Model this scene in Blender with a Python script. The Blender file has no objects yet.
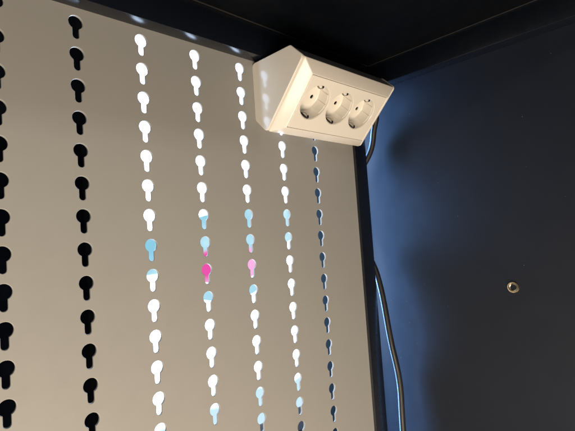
import bpy, bmesh, math, random
from mathutils import Vector, Matrix

random.seed(4)
S = 0.024                     # metres per hole-row pitch (the unit "u" of all numbers below)
scene = bpy.context.scene
C = scene.collection

# ------------------------------------------------------------------ camera, world, lamps
cam_d = bpy.data.cameras.new("camera")
cam = bpy.data.objects.new("camera", cam_d)
C.objects.link(cam)
cam_d.sensor_fit = 'HORIZONTAL'
cam_d.sensor_width = 36.0
cam_d.lens = 36.0 * 447.6 / 575.0
cam_d.clip_start = 0.005
cam_d.clip_end = 50.0
R0 = Vector((0.7137, -0.6972, -0.0677)).normalized()      # image right
R2 = Vector((0.7004, 0.7114, 0.0573)).normalized()        # view direction
R1 = R2.cross(R0).normalized()                            # image down
R0 = R1.cross(R2).normalized()
m = Matrix.Identity(4)
for k in range(3):
    m[k][0] = R0[k]; m[k][1] = -R1[k]; m[k][2] = -R2[k]
m.translation = Vector((-5.046, -13.822, -7.165)) * S
cam.matrix_world = m
scene.camera = cam

world = bpy.data.worlds.new("World")
scene.world = world
world.use_nodes = True
bg = world.node_tree.nodes["Background"]
bg.inputs[0].default_value = (0.55, 0.72, 1.0, 1)
bg.inputs[1].default_value = 0.05

scene.view_settings.view_transform = 'Standard'
scene.view_settings.look = 'None'
scene.view_settings.gamma = 1.0
scene.view_settings.exposure = 0.0
scene.view_settings.use_curve_mapping = False


def area(name, loc, aim, sx, sy, watts, col):
    d = bpy.data.lights.new(name, 'AREA')
    d.shape = 'RECTANGLE'; d.size = sx; d.size_y = sy
    d.energy = watts; d.color = col
    o = bpy.data.objects.new(name, d)
    o.location = Vector(loc) * S
    o.rotation_euler = (Vector(aim) * S - o.location).to_track_quat('-Z', 'Y').to_euler()
    C.objects.link(o)
    return o

area("room_lamp", (-26, -52, 12), (6, 0, -6), 0.05, 0.05, 3.2, (1.0, 0.90, 0.80))
area("low_room_lamp", (-13, -21, -25), (4, 0, -9), 0.34, 0.34, 6.1, (1.0, 0.85, 0.66))
area("low_warm_fill", (2, -22, -36), (9, -2, -8), 0.25, 0.25, 4.4, (1.0, 0.79, 0.58))  # added unseen fill, warms the lower side panel and the sheet bottom
rl = area("rear_blue_fill", (14.36, 2.2, -9.5), (14.36, -4, -9.5), 0.013, 0.62, 1.25, (0.22, 0.47, 1.0))  # unseen strip added behind the gap to put blue on the side panel
rl.data.spread = math.radians(75)
rl = area("rear_blue_fill", (14.3, 8.5, -8.0), (15.2, 0, -8.0), 0.04, 0.6, 0.36, (0.34, 0.64, 1.0))  # second added lamp, lifts the side panel behind the rightmost slots
rl.data.spread = math.radians(60)


# ------------------------------------------------------------------ materials
def new_mat(name):
    mt = bpy.data.materials.new(name); mt.use_nodes = True
    nt = mt.node_tree
    return mt, nt, nt.nodes["Principled BSDF"]


def coords(nt, scale=1.0):
    tc = nt.nodes.new("ShaderNodeTexCoord")
    mp = nt.nodes.new("ShaderNodeMapping")
    mp.inputs["Scale"].default_value = (scale,) * 3
    nt.links.new(tc.outputs["Object"], mp.inputs[0])
    return mp.outputs[0]


def noise(nt, vec, scale, detail=3.0, rough=0.55):
    n = nt.nodes.new("ShaderNodeTexNoise")
    n.inputs["Scale"].default_value = scale
    n.inputs["Detail"].default_value = detail
    n.inputs["Roughness"].default_value = rough
    nt.links.new(vec, n.inputs["Vector"])
    return n.outputs["Fac"]


def ramp(nt, fac, stops):
    r = nt.nodes.new("ShaderNodeValToRGB")
    while len(r.color_ramp.elements) < len(stops):
        r.color_ramp.elements.new(0.5)
    for e, (p, c) in zip(r.color_ramp.elements, stops):
        e.position = p; e.color = (c[0], c[1], c[2], 1)
    nt.links.new(fac, r.inputs[0])
    return r.outputs[0]


def painted(name, base, var, rough, bump=0.02, bscale=900.0, spec=0.5, coat=0.0, rvar=0.08):
    """powder coat / plastic: slight tonal drift, orange-peel bump, uneven gloss"""
    mt, nt, b = new_mat(name)
    v = coords(nt)
    f = noise(nt, v, 30.0, 4.0)
    col = ramp(nt, f, [(0.3, [c * (1 - var) for c in base]), (0.7, [c * (1 + var) for c in base])])
    nt.links.new(col, b.inputs["Base Color"])
    f2 = noise(nt, v, 75.0, 5.0)
    rr = ramp(nt, f2, [(0.3, [rough - rvar] * 3), (0.7, [rough + rvar] * 3)])
    nt.links.new(rr, b.inputs["Roughness"])
    b.inputs["Specular IOR Level"].default_value = spec
    b.inputs["Coat Weight"].default_value = coat
    b.inputs["Coat Roughness"].default_value = 0.06
    bp = nt.nodes.new("ShaderNodeBump")
    bp.inputs["Strength"].default_value = bump
    bp.inputs["Distance"].default_value = 0.0004
    nt.links.new(noise(nt, v, bscale, 2.0), bp.inputs["Height"])
    nt.links.new(bp.outputs[0], b.inputs["Normal"])
    return mt


M_panel = painted("panel_powder_coat", (0.315, 0.312, 0.298), 0.012, 0.46, 0.10, 1500.0, 0.4)
M_black = painted("black_gloss_steel", (0.004, 0.006, 0.011), 0.05, 0.27, 0.03, 1200.0, 0.9, rvar=0.03)
M_ceil = painted("black_matt_steel", (0.002, 0.003, 0.005), 0.05, 0.55, 0.05, 1200.0, 0.12)
M_white = painted("cream_plastic", (0.80, 0.76, 0.69), 0.008, 0.24, 0.02, 700.0, 0.5, rvar=0.03)
M_white_gloss = painted("glossy_cream_plastic", (0.78, 0.74, 0.67), 0.008, 0.13, 0.01, 300.0, 0.4, rvar=0.03)
M_well = painted("socket_plastic", (0.76, 0.73, 0.67), 0.008, 0.20, 0.01, 700.0, 0.5, rvar=0.04)
M_dark = painted("hole_black", (0.006, 0.006, 0.006), 0.05, 0.7)
M_cable = painted("black_rubber", (0.010, 0.010, 0.011), 0.10, 0.48, 0.10, 700.0, 0.5)
M_edge = painted("lighter_steel_edge", (0.026, 0.026, 0.026), 0.15, 0.35, 0.1, 800.0, 0.5)
M_room = painted("dark_wall_paint", (0.010, 0.012, 0.018), 0.1, 0.9, spec=0.1)
M_bezel = painted("grey_screen_bezel", (0.20, 0.20, 0.21), 0.05, 0.5)

M_metal, nt_, b_ = new_mat("zinc_steel")
b_.inputs["Metallic"].default_value = 1.0
b_.inputs["Roughness"].default_value = 0.24
v_ = coords(nt_)
nt_.links.new(ramp(nt_, noise(nt_, v_, 400.0), [(0.3, (0.70, 0.58, 0.38)), (0.7, (0.90, 0.78, 0.56))]), b_.inputs["Base Color"])
M_clip, nt_, b_ = new_mat("spring_steel")
b_.inputs["Metallic"].default_value = 1.0
b_.inputs["Roughness"].default_value = 0.2
v_ = coords(nt_)
nt_.links.new(ramp(nt_, noise(nt_, v_, 500.0), [(0.3, (0.45, 0.43, 0.40)), (0.7, (0.62, 0.60, 0.56))]), b_.inputs["Base Color"])


def side_panel_mat():
    mt, nt, b = new_mat("black_painted_side_panel")
    v = coords(nt)
    base = ramp(nt, noise(nt, v, 14.0, 5.0), [(0.3, (0.0084, 0.0112, 0.0185)), (0.7, (0.0092, 0.0122, 0.0200))])
    # dust: sparse fine specks and a few rubbed marks
    vo = nt.nodes.new("ShaderNodeTexVoronoi")
    vo.inputs["Scale"].default_value = 120.0
    nt.links.new(v, vo.inputs["Vector"])
    sp = ramp(nt, vo.outputs["Distance"], [(0.03, (1, 1, 1)), (0.06, (0, 0, 0))])
    pick = ramp(nt, noise(nt, v, 60.0, 2.0), [(0.55, (0, 0, 0)), (0.62, (1, 1, 1))])
    sc = nt.nodes.new("ShaderNodeMapping")
    sc.inputs["Rotation"].default_value = (0.5, 0, 0)
    sc.inputs["Scale"].default_value = (1, 9, 2.2)
    nt.links.new(v, sc.inputs[0])
    scr = ramp(nt, noise(nt, sc.outputs[0], 30.0, 6.0, 0.7), [(0.66, (0, 0, 0)), (0.78, (1, 1, 1))])
    area_ = ramp(nt, noise(nt, v, 16.0, 1.0), [(0.52, (0, 0, 0)), (0.66, (1, 1, 1))])

    def mul(a, c):
        x = nt.nodes.new("ShaderNodeMath"); x.operation = 'MULTIPLY'
        nt.links.new(a, x.inputs[0]); nt.links.new(c, x.inputs[1]); return x.outputs[0]

    def mixc(f, a, c, amt):
        s = nt.nodes.new("ShaderNodeMath"); s.operation = 'MULTIPLY'
        nt.links.new(f, s.inputs[0]); s.inputs[1].default_value = amt
        x = nt.nodes.new("ShaderNodeMix"); x.data_type = 'RGBA'
        nt.links.new(s.outputs[0], x.inputs[0]); nt.links.new(a, x.inputs[6])
        x.inputs[7].default_value = (*c, 1); return x.outputs[2]
    col = mixc(mul(sp, pick), base, (0.22, 0.20, 0.18), 0.7)
    col = mixc(mul(scr, area_), col, (0.12, 0.11, 0.10), 0.5)
    nt.links.new(col, b.inputs["Base Color"])
    nt.links.new(ramp(nt, noise(nt, v, 40.0, 6.0), [(0.3, (0.46,) * 3), (0.7, (0.54,) * 3)]), b.inputs["Roughness"])
    b.inputs["Specular IOR Level"].default_value = 0.28
    bp = nt.nodes.new("ShaderNodeBump")
    bp.inputs["Strength"].default_value = 0.12
    bp.inputs["Distance"].default_value = 0.0004
    nt.links.new(noise(nt, v, 1300.0, 2.0), bp.inputs["Height"])
    nt.links.new(bp.outputs[0], b.inputs["Normal"])
    return mt


M_side = side_panel_mat()


def display_mat():
    """picture on the lit display: white page, pale blue cloud with a pink centre, pale blue foot"""
    mt = bpy.data.materials.new("lit_display_picture"); mt.use_nodes = True
    nt = mt.node_tree
    for n in list(nt.nodes):
        nt.nodes.remove(n)
    out = nt.nodes.new("ShaderNodeOutputMaterial")
    em = nt.nodes.new("ShaderNodeEmission")
    nt.links.new(em.outputs[0], out.inputs[0])
    tc = nt.nodes.new("ShaderNodeTexCoord")
    sep = nt.nodes.new("ShaderNodeSeparateXYZ")
    nt.links.new(tc.outputs["Object"], sep.inputs[0])
    nz = nt.nodes.new("ShaderNodeTexNoise")
    nz.inputs["Scale"].default_value = 22.0; nz.inputs["Detail"].default_value = 3.0
    nt.links.new(tc.outputs["Object"], nz.inputs["Vector"])

    def math(op, a, c):
        x = nt.nodes.new("ShaderNodeMath"); x.operation = op
        for k, q in enumerate((a, c)):
            if isinstance(q, (int, float)): x.inputs[k].default_value = q
            else: nt.links.new(q, x.inputs[k])
        return x.outputs[0]

    def blob(cx, cz, rx, rz, wob, tilt=0.0):
        dx = math('DIVIDE', math('SUBTRACT', sep.outputs[0], cx * S), rx * S)
        zc = math('SUBTRACT', sep.outputs[2], math('MULTIPLY', math('SUBTRACT', sep.outputs[0], cx * S), tilt))
        dz = math('DIVIDE', math('SUBTRACT', zc, cz * S), rz * S)
        rr = math('SQRT', math('ADD', math('MULTIPLY', dx, dx), math('MULTIPLY', dz, dz)), 0)
        return math('ADD', rr, math('MULTIPLY', math('SUBTRACT', nz.outputs["Fac"], 0.5), wob))
    cy = ramp(nt, blob(8.2, -6.75, 6.6, 1.36, 0.35, 0.14), [(0.90, (1, 1, 1)), (1.0, (0, 0, 0))])
    pk = ramp(nt, blob(7.9, -8.1, 2.7, 0.96, 0.2), [(0.85, (1, 1, 1)), (1.0, (0, 0, 0))])
    c2 = ramp(nt, blob(7.9, -9.35, 2.0, 0.42, 0.6), [(0.85, (1, 1, 1)), (1.0, (0, 0, 0))])
    foot = ramp(nt, math('ADD', math('DIVIDE', sep.outputs[2], -20 * S),
                         math('MULTIPLY', math('SUBTRACT', nz.outputs["Fac"], 0.5), 0.10)),
                [(0.70, (0, 0, 0)), (0.72, (1, 1, 1))])

    def mixc(f, a, c):
        x = nt.nodes.new("ShaderNodeMix"); x.data_type = 'RGBA'
        nt.links.new(f, x.inputs[0])
        if isinstance(a, tuple): x.inputs[6].default_value = (*a, 1)
        else: nt.links.new(a, x.inputs[6])
        if isinstance(c, tuple): x.inputs[7].default_value = (*c, 1)
        else: nt.links.new(c, x.inputs[7])
        return x.outputs[2]
    col = mixc(foot, (4.4, 5.6, 7.4), (0.62, 0.86, 0.97))
    col = mixc(c2, col, (0.42, 0.74, 0.90))
    lt = ramp(nt, nz.outputs["Fac"], [(0.42, (0, 0, 0)), (0.68, (1, 1, 1))])
    col = mixc(cy, col, mixc(lt, (0.27, 0.62, 0.80), (0.62, 0.90, 1.0)))
    deep = ramp(nt, blob(6.6, -8.0, 1.3, 0.9, 0.5), [(0.5, (1, 1, 1)), (1.0, (0, 0, 0))])
    col = mixc(pk, col, mixc(deep, (1.0, 0.46, 0.80), (0.85, 0.09, 0.42)))
    nt.links.new(col, em.inputs[0])
    em.inputs[1].default_value = 1.0
    return mt


M_display = display_mat()


# ------------------------------------------------------------------ mesh helpers
def obj(name, bm, mat, parent=None, smooth=False, kind=None):
    me = bpy.data.meshes.new(name)
    bmesh.ops.recalc_face_normals(bm, faces=bm.faces)
    bm.to_mesh(me); bm.free()
    me.materials.append(mat)
    if smooth:
        me.shade_smooth()
        me.set_sharp_from_angle(angle=math.radians(35))
    o = bpy.data.objects.new(name, me)
    C.objects.link(o)
    if parent is not None:
        o.parent = parent
    if kind:
        o["kind"] = kind
    return o


def thing(name, label, cat, loc=(0, 0, 0)):
    o = bpy.data.objects.new(name, None)
    o.empty_display_size = 0.01
    o.location = Vector(loc) * S
    C.objects.link(o)
    o["label"] = label; o["category"] = cat
    return o


def add_box(bm, lo, hi, bev=0.0, seg=2, off=(0, 0, 0)):
    vs = [bm.verts.new(((x - off[0]) * S, (y - off[1]) * S, (z - off[2]) * S))
          for x in (lo[0], hi[0]) for y in (lo[1], hi[1]) for z in (lo[2], hi[2])]
    fs = [(0, 1, 3, 2), (4, 6, 7, 5), (0, 4, 5, 1), (2, 3, 7, 6), (0, 2, 6, 4), (1, 5, 7, 3)]
    faces = [bm.faces.new([vs[i] for i in f]) for f in fs]
    if bev > 0:
        es = list({e for f in faces for e in f.edges})
        bmesh.ops.bevel(bm, geom=es, offset=bev * S, segments=seg, affect='EDGES', profile=0.5)


def plate(name, outlines, half, bev, mat, xform, parent=None, res=2):
    """filled flat outline with holes, given thickness and rounded edges; xform maps (x,y,z) in u"""
    cu = bpy.data.curves.new(name, 'CURVE')
    cu.dimensions = '2D'; cu.fill_mode = 'BOTH'
    cu.extrude = half; cu.bevel_depth = bev; cu.bevel_resolution = res
    for pts in outlines:
        sp = cu.splines.new('POLY'); sp.points.add(len(pts) - 1)
        for p, q in zip(sp.points, pts):
            p.co = (q[0], q[1], 0, 1)
        sp.use_cyclic_u = True
    tmp = bpy.data.objects.new(name + "_outline", cu)
    C.objects.link(tmp)
    bpy.context.view_layer.update()
    me = bpy.data.meshes.new_from_object(tmp.evaluated_get(bpy.context.evaluated_depsgraph_get()))
    bpy.data.objects.remove(tmp); bpy.data.curves.remove(cu)
    me.name = name
    for v in me.vertices:
        v.co = Vector(xform(*v.co)) * S
    bm = bmesh.new(); bm.from_mesh(me); bpy.data.meshes.remove(me)
    bmesh.ops.remove_doubles(bm, verts=bm.verts, dist=1e-6)
    o = obj(name, bm, mat, parent, smooth=True)
    big = max((p.normal for p in o.data.polygons), key=lambda n_: sum(q.area for q in o.data.polygons if q.normal.dot(n_) > 0.999)) if len(o.data.polygons) < 400 else None
    if big is None:
        best = max(o.data.polygons, key=lambda q: q.area); big = best.normal.copy()
    for p in o.data.polygons:                      # flat faces stay flat, only the rounded rims are smooth
        if abs(p.normal.dot(big)) > 0.999:
            p.use_smooth = False
    return o


def circle(cx, cy, r, n=48):
    return [(cx + r * math.cos(2 * math.pi * k / n), cy + r * math.sin(2 * math.pi * k / n)) for k in range(n)]


def rrect(x0, y0, x1, y1, r, n=6):
    pts = []
    for cx, cy, a0 in ((x1 - r, y1 - r, 0), (x0 + r, y1 - r, 90), (x0 + r, y0 + r, 180), (x1 - r, y0 + r, 270)):
        for k in range(n + 1):
            a = math.radians(a0 + 90 * k / n)
            pts.append((cx + r * math.cos(a), cy + r * math.sin(a)))
    return pts


def lathe(bm, prof, c, ax_u, ax_v, ax_n, n=48, close=False):
    """profile of (radius, height) turned about ax_n through c (all in u)"""
    rings = []
    for r, h in prof:
        if r < 1e-6:
            rings.append([bm.verts.new((c + ax_n * h) * S)])
        else:
            rings.append([bm.verts.new((c + ax_n * h + (ax_u * math.cos(2 * math.pi * k / n) + ax_v * math.sin(2 * math.pi * k / n)) * r) * S) for k in range(n)])
    if close:
        rings.append(rings[0])
    for a, b in zip(rings, rings[1:]):
        for k in range(n):
            q = [a[k % len(a)], a[(k + 1) % len(a)], b[(k + 1) % len(b)], b[k % len(b)]]
            q = list(dict.fromkeys(q))
            if len(q) > 2:
                bm.faces.new(q)


def tube(bm, pts, r, seg=16, sub=10):
    """round tube along a Catmull-Rom path (u)"""
    P = [Vector(p) for p in pts]
    path = []
    for i in range(len(P) - 1):
        p0, p1, p2, p3 = P[max(i - 1, 0)], P[i], P[i + 1], P[min(i + 2, len(P) - 1)]
        for k in range(sub):
            t = k / sub
            path.append(0.5 * ((2 * p1) + (p2 - p0) * t + (2 * p0 - 5 * p1 + 4 * p2 - p3) * t * t + (-p0 + 3 * p1 - 3 * p2 + p3) * t ** 3))
    path.append(P[-1])
    prev = None; nrm = None
    rings = []
    for i, p in enumerate(path):
        t = (path[min(i + 1, len(path) - 1)] - path[max(i - 1, 0)]).normalized()
        if nrm is None:
            nrm = t.orthogonal().normalized()
        else:
            nrm = (nrm - t * nrm.dot(t)).normalized()
        bi = t.cross(nrm)
        rings.append([bm.verts.new((p + (nrm * math.cos(2 * math.pi * k / seg) + bi * math.sin(2 * math.pi * k / seg)) * r) * S) for k in range(seg)])
    for a, b in zip(rings, rings[1:]):
        for k in range(seg):
            bm.faces.new((a[k], a[(k + 1) % seg], b[(k + 1) % seg], b[k]))
    bm.faces.new(rings[0]); bm.faces.new(rings[-1])


# ------------------------------------------------------------------ setting
XR = 15.4          # inner face of the side panel
ZB = 0.47          # underside of the rear rail
ZC = 1.78          # underside of the cabinet floor

bm = bmesh.new(); add_box(bm, (-30, 11.0, -40), (XR - 0.05, 11.3, 8))
obj("wall", bm, M_room, kind='structure')

# perforated panel
PX = 2.1354


def keyhole(cx, cz, rh=0.233, sw=0.118, bot=-0.535):
    a0 = math.asin(sw / rh)
    pts = []
    n = 22
    for k in range(n + 1):                                   # head, from right of slot over the top to the left
        a = -math.pi / 2 + a0 + (2 * math.pi - 2 * a0) * k / n
        pts.append((cx + rh * math.cos(a), cz + rh * math.sin(a)))
    for k in range(9):
        a = math.pi + math.pi * k / 8
        pts.append((cx + sw * math.cos(a), cz + bot + sw + sw * math.sin(a)))
    return pts


T_half, T_bev = 0.030, 0.016
outl = [rrect(-13.9, -26, 13.95, 0.62, 0.05)]
for i in range(-6, 6):
    for j in range(0, 25):
        outl.append(keyhole(i * PX, -j))
pp = thing("perforated_panel", "light grey beige steel panel punched with rows of keyhole slots", "perforated panel", (0, 0, -26))
plate("sheet", outl, T_half, T_bev, M_panel,
      lambda x, y, z: (x, -z + T_half + T_bev, y + 26), pp)

# frame post at the right edge of the sheet
post = thing("frame_post", "slim glossy black steel post between perforated panel and dark side panel", "post", (14.09, 0, -26))
bm = bmesh.new(); add_box(bm, (13.62, -0.15, -26), (14.56, 0.55, ZB - 0.02), 0.04, 2, (14.09, 0, -26))
obj("post_profile", bm, M_black, post, smooth=True)

# overhead cabinet: rear rail, side rail and floor
cab = thing("overhead_cabinet", "black steel cabinet underside with deep edge rails above the perforated panel", "cabinet", (5, -8, ZB))
o_ = (5, -8, ZB)
bm = bmesh.new(); add_box(bm, (-14, -0.60, ZB), (14.65, 0.35, ZC - 0.004), 0.025, 2, o_)
obj("rear_rail", bm, M_black, cab, smooth=True)
bm = bmesh.new(); add_box(bm, (14.66, -17, ZB + 0.14), (XR - 0.01, 0.35, ZC - 0.004), 0.035, 2, o_)
obj("side_rail", bm, M_black, cab, smooth=True)
bm = bmesh.new(); add_box(bm, (-14, -17, ZC), (XR - 0.01, 0.40, ZC + 0.15), 0.0, 2, o_)
obj("cabinet_floor", bm, M_ceil, cab)
bm = bmesh.new()                                             # folded lips that meet the rails, in a lighter grey than the rails
add_box(bm, (-14, -0.68, ZC - 0.035), (14.60, -0.605, ZC - 0.003), 0.012, 2, o_)
add_box(bm, (14.58, -17, ZC - 0.035), (14.656, -0.685, ZC - 0.003), 0.012, 2, o_)
obj("folded_lip", bm, M_edge, cab, smooth=True)

# side panel with its threaded insert
sp_ = thing("side_panel", "flat black side panel with dust specks and one threaded insert", "panel", (XR, -6, -24))
bm = bmesh.new(); add_box(bm, (XR, -19, -24), (XR + 0.15, 10.8, 2.2), 0.0, 2, (XR, -6, -24))
obj("panel_sheet", bm, M_side, sp_)
rc = Vector((XR, -6.61, -9.80)) - Vector((XR, -6, -24))
ux, uy, un = Vector((0, 1, 0)), Vector((0, 0, 1)), Vector((-1, 0, 0))
bm = bmesh.new()
lathe(bm, [(0.245, 0.0), (0.245, 0.05), (0.228, 0.075), (0.180, 0.08), (0.155, 0.05), (0.150, -0.13), (0.0, -0.13)], rc, ux, uy, un, 6 * 6)
riv = obj("threaded_insert", bm, M_metal, sp_, smooth=True)
riv["label"] = "shiny pale brass ring of a threaded insert"
bm = bmesh.new()
lathe(bm, [(0.152, 0.0), (0.130, -0.012), (0.152, -0.024), (0.130, -0.036), (0.152, -0.048), (0.130, -0.06), (0.152, -0.072)], rc + un * 0.03, ux, uy, un, 36)
obj("thread", bm, M_metal, riv, smooth=True)

# lit display behind the perforated panel
scr = thing("lit_screen", "bright display glowing white, blue and pink behind the keyhole panel", "screen", (7.4, 3.6, -17.2))
o_ = (7.4, 3.6, -17.2)
bm = bmesh.new(); add_box(bm, (1.72, 3.50, -15.95), (13.0, 3.54, 4.0))
disp = obj("display", bm, M_display, scr)
disp.matrix_parent_inverse = Matrix.Translation(-Vector(o_) * S)
bm = bmesh.new()
add_box(bm, (1.50, 3.55, -17.2), (13.2, 4.1, 4.2), 0.03, 2, o_)
obj("casing", bm, M_dark, scr)
bm = bmesh.new()
add_box(bm, (1.50, 3.42, -17.1), (13.2, 3.545, -15.96), 0.03, 2, o_)
obj("bezel", bm, M_bezel, scr, smooth=True)

# ------------------------------------------------------------------ corner socket block
X0, LEN = 7.09, 6.33
HEX = [(-0.012, 0.31), (-2.26, 0.31), (-2.855, -0.275), (-0.605, -2.64), (-0.012, -2.05)]   # (y,z): A B C E A2
sb_o = Vector((X0 + LEN / 2, 0, 0.31))
sb = thing("socket_block", "cream plastic corner block with three power sockets under the cabinet", "power socket", sb_o)

Cc = Vector((X0, -2.855, -0.275)); Ee = Vector((X0, -0.605, -2.64))
L = Vector((1, 0, 0)); D = (Ee - Cc).normalized(); U = -D; N = L.cross(U).normalized()
HYP = (Ee - Cc).length


def hl(l, d, n):
    return Cc + L * l + D * d + N * n - sb_o


CAPT = 0.13
# housing: the four outer sides (open to the front)
bm = bmesh.new()
order = [2, 1, 0, 4, 3]
r0 = [bm.verts.new((Vector((X0 + CAPT, *HEX[i])) - sb_o) * S) for i in order]
r1 = [bm.verts.new((Vector((X0 + LEN - CAPT, *HEX[i])) - sb_o) * S) for i in order]
for k in range(4):
    bm.faces.new((r0[k], r0[k + 1], r1[k + 1], r1[k]))
eds = [e for e in bm.edges if len(e.link_faces) == 2]
bmesh.ops.bevel(bm, geom=eds, offset=0.07 * S, segments=3, affect='EDGES', profile=0.5)
obj("housing", bm, M_white, sb, smooth=True)


def grown(g):
    cy = sum(p[0] for p in HEX) / 5; cz = sum(p[1] for p in HEX) / 5
    return [(y + (y - cy) * g, z + (z - cz) * g) for y, z in HEX]


def round_poly(pts, r, n=5):
    out = []
    k = len(pts)
    for i in range(k):
        p = Vector(pts[i]); a = (Vector(pts[i - 1]) - p).normalized(); b = (Vector(pts[(i + 1) % k]) - p).normalized()
        ang = a.angle(b); dist = r / math.tan(ang / 2)
        p1 = p + a * dist; p2 = p + b * dist
        for j in range(n + 1):
            t = j / n
            q = p1 * (1 - t) ** 2 + p * 2 * t * (1 - t) + p2 * t * t
            out.append((q.x, q.y))
    return out


for xx in (X0 + CAPT / 2, X0 + LEN - CAPT / 2):
    plate("end_cap", [round_poly(HEX, 0.16)], CAPT / 2 - 0.035, 0.035, M_white_gloss,
          lambda x, y, z, xx=xx: (xx + z - sb_o.x, x - sb_o.y, y - sb_o.z), sb, 3)

# sloping cover frame
HN = 0.36
ML, MD = 0.46, 0.46
def ring(l0, l1, d0, d1, n, r):
    return [hl(x, y, n) for x, y in rrect(l0, d0, l1, d1, r, 4)]
bm = bmesh.new()
e0 = CAPT + 0.008
steps = [(e0, 0.0, -0.12, 0.02), (e0, 0.0, 0.02, 0.05), (e0 + 0.02, 0.02, 0.05, 0.05), (e0 + ML - 0.05, MD - 0.05, HN - 0.03, 0.03), (e0 + ML - 0.02, MD - 0.02, HN - 0.005, 0.03), (e0 + ML, MD, HN, 0.03),
         (e0 + ML + 0.012, MD + 0.012, HN - 0.01, 0.03), (e0 + ML + 0.012, MD + 0.012, HN - 0.16, 0.03)]
rings = []
for a, dd, n, r in steps:
    rings.append([bm.verts.new(v * S) for v in ring(a, LEN - a, dd, HYP - dd, n, r)])
for a, b in zip(rings, rings[1:]):
    for k in range(len(a)):
        bm.faces.new((a[k], a[(k + 1) % len(a)], b[(k + 1) % len(b)], b[k]))
obj("cover_frame", bm, M_white, sb, smooth=True)

# insert plate with three round openings
il0, il1 = e0 + ML + 0.04, LEN - e0 - ML - 0.04
id0, id1 = MD + 0.04, HYP - MD - 0.04
SR, SD = 0.765, HYP / 2 - 0.10
SL = [LEN / 2 - 0.13 + 1.57 * k for k in (-1, 0, 1)]
plate("insert_plate", [rrect(il0, id0, il1, id1, 0.03)] + [circle(l, SD, SR + 0.012) for l in SL],
      0.03, 0.012, M_white, lambda x, y, z: hl(x, y, z + HN - 0.042), sb)
bm = bmesh.new()
qv = [bm.verts.new(hl(a, b, HN - 0.15) * S) for a, b in ((il0 - 0.06, id0 - 0.06), (il1 + 0.06, id0 - 0.06), (il1 + 0.06, id1 + 0.06), (il0 - 0.06, id1 + 0.06))]
qi = [bm.verts.new(hl(a, b, HN - 0.15) * S) for a, b in ((il0 + 0.1, id0 + 0.02), (il1 - 0.1, id0 + 0.02), (il1 - 0.1, id1 - 0.02), (il0 + 0.1, id1 - 0.02))]
for k in range(4):
    bm.faces.new((qv[k], qv[(k + 1) % 4], qi[(k + 1) % 4], qi[k]))
obj("seam_backing", bm, M_dark, sb)

WD = 0.66          # depth of the socket well


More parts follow.
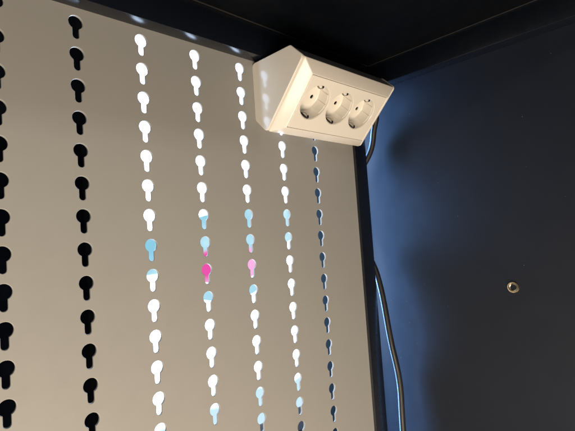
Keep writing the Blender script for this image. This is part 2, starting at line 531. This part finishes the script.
def make_socket(l):
    c = hl(l, SD, HN)
    bm = bmesh.new()
    lathe(bm, [(SR + 0.008, -0.03), (SR - 0.015, -0.012), (SR - 0.03, -0.03), (SR - 0.05, -WD + 0.05), (SR - 0.07, -WD + 0.015), (SR - 0.10, -WD)], c, L, D, N, 64)
    so = obj("socket", bm, M_well, sb, smooth=True)
    # floor with two pin holes
    plate("socket_floor", [circle(0, 0, SR - 0.09)] + [circle(sx * 0.36, 0, 0.10, 24) for sx in (-1, 1)], 0.02, 0.012, M_well,
          lambda x, y, z: c + L * x + D * y + N * (z - WD - 0.03), so)
    for sx in (-1, 1):
        bm = bmesh.new()
        lathe(bm, [(0.108, -WD - 0.03), (0.108, -WD - 0.3), (0, -WD - 0.3)], c + L * sx * 0.36, L, D, N, 24)
        obj("pin_hole", bm, M_dark, so, smooth=True)
    # guide ribs left and right
    for sx in (-1, 1):
        bm = bmesh.new()
        for v0, v1 in [(a + b * k / 10, a + b * (k + 1) / 10) for a, b in ((-0.42, 0.405), (0.015, 0.405)) for k in range(10)]:
            pts = []
            for n_ in (-0.10, -WD + 0.01):
                for d_, r_ in ((v0, 0.0), (v1, 0.0), (v1, 0.035), (v0, 0.035)):
                    rad = math.sqrt((SR - 0.035) ** 2 - d_ * d_) - r_
                    pts.append(bm.verts.new((c + L * sx * rad + D * d_ + N * n_) * S))
            for f in ((0, 1, 2, 3), (4, 7, 6, 5), (0, 4, 5, 1), (1, 5, 6, 2), (2, 6, 7, 3), (3, 7, 4, 0)):
                bm.faces.new([pts[i] for i in f])
        obj("guide_rib", bm, M_well, so)
    # earthing clips top and bottom: bent spring strips
    for sd in (-1, 1):
        bm = bmesh.new()
        w = 0.055
        prof = [(SR - 0.045, -0.02), (SR - 0.10, 0.0), (SR - 0.17, -0.05), (SR - 0.21, -0.16), (SR - 0.17, -0.30), (SR - 0.10, -0.44), (SR - 0.06, -0.60)]
        th = 0.022
        rows = []
        for (r_, n_) in prof:
            rows.append([bm.verts.new((c + L * lw + D * sd * (r_ + t) + N * n_) * S) for lw, t in ((-w, 0), (w, 0), (w, th), (-w, th))])
        for a, b in zip(rows, rows[1:]):
            for k in range(4):
                bm.faces.new((a[k], a[(k + 1) % 4], b[(k + 1) % 4], b[k]))
        bm.faces.new(rows[0]); bm.faces.new(rows[-1])
        obj("earth_clip", bm, M_clip, so, smooth=True)
        bm = bmesh.new()                                       # slot the clip sits in
        pts = [bm.verts.new((c + L * lw + D * sd * (SR - 0.028 - (0.02 if n_ < -0.3 else 0.0)) + N * n_) * S) for lw, n_ in ((-0.075, -0.06), (0.075, -0.06), (0.075, -WD + 0.05), (-0.075, -WD + 0.05))]
        for p in pts:
            p.co -= D * sd * (0.02 * S)
        bm.faces.new(pts)
        obj("clip_slot", bm, M_dark, so)
    return so


for l in SL:
    make_socket(l)

# ------------------------------------------------------------------ cable
bm = bmesh.new()
tube(bm, [(13.35, -1.05, -0.75), (14.2, -0.98, -0.62), (14.78, -0.80, -0.95), (14.90, -0.52, -1.60), (14.98, -0.12, -2.7), (14.55, 0.72, -4.2), (13.98, 0.95, -5.6),
          (14.15, 0.88, -7.0), (14.78, 0.22, -8.5), (14.80, -0.24, -10.0), (14.80, -0.58, -12.55), (14.97, -0.80, -14.7), (14.93, -0.80, -17.15), (14.85, -0.75, -25.0)], 0.155)
cab_ = obj("power_cable", bm, M_cable, smooth=True)
cab_["label"] = "black power cable hanging from the socket block beside the post"
cab_["category"] = "cable"
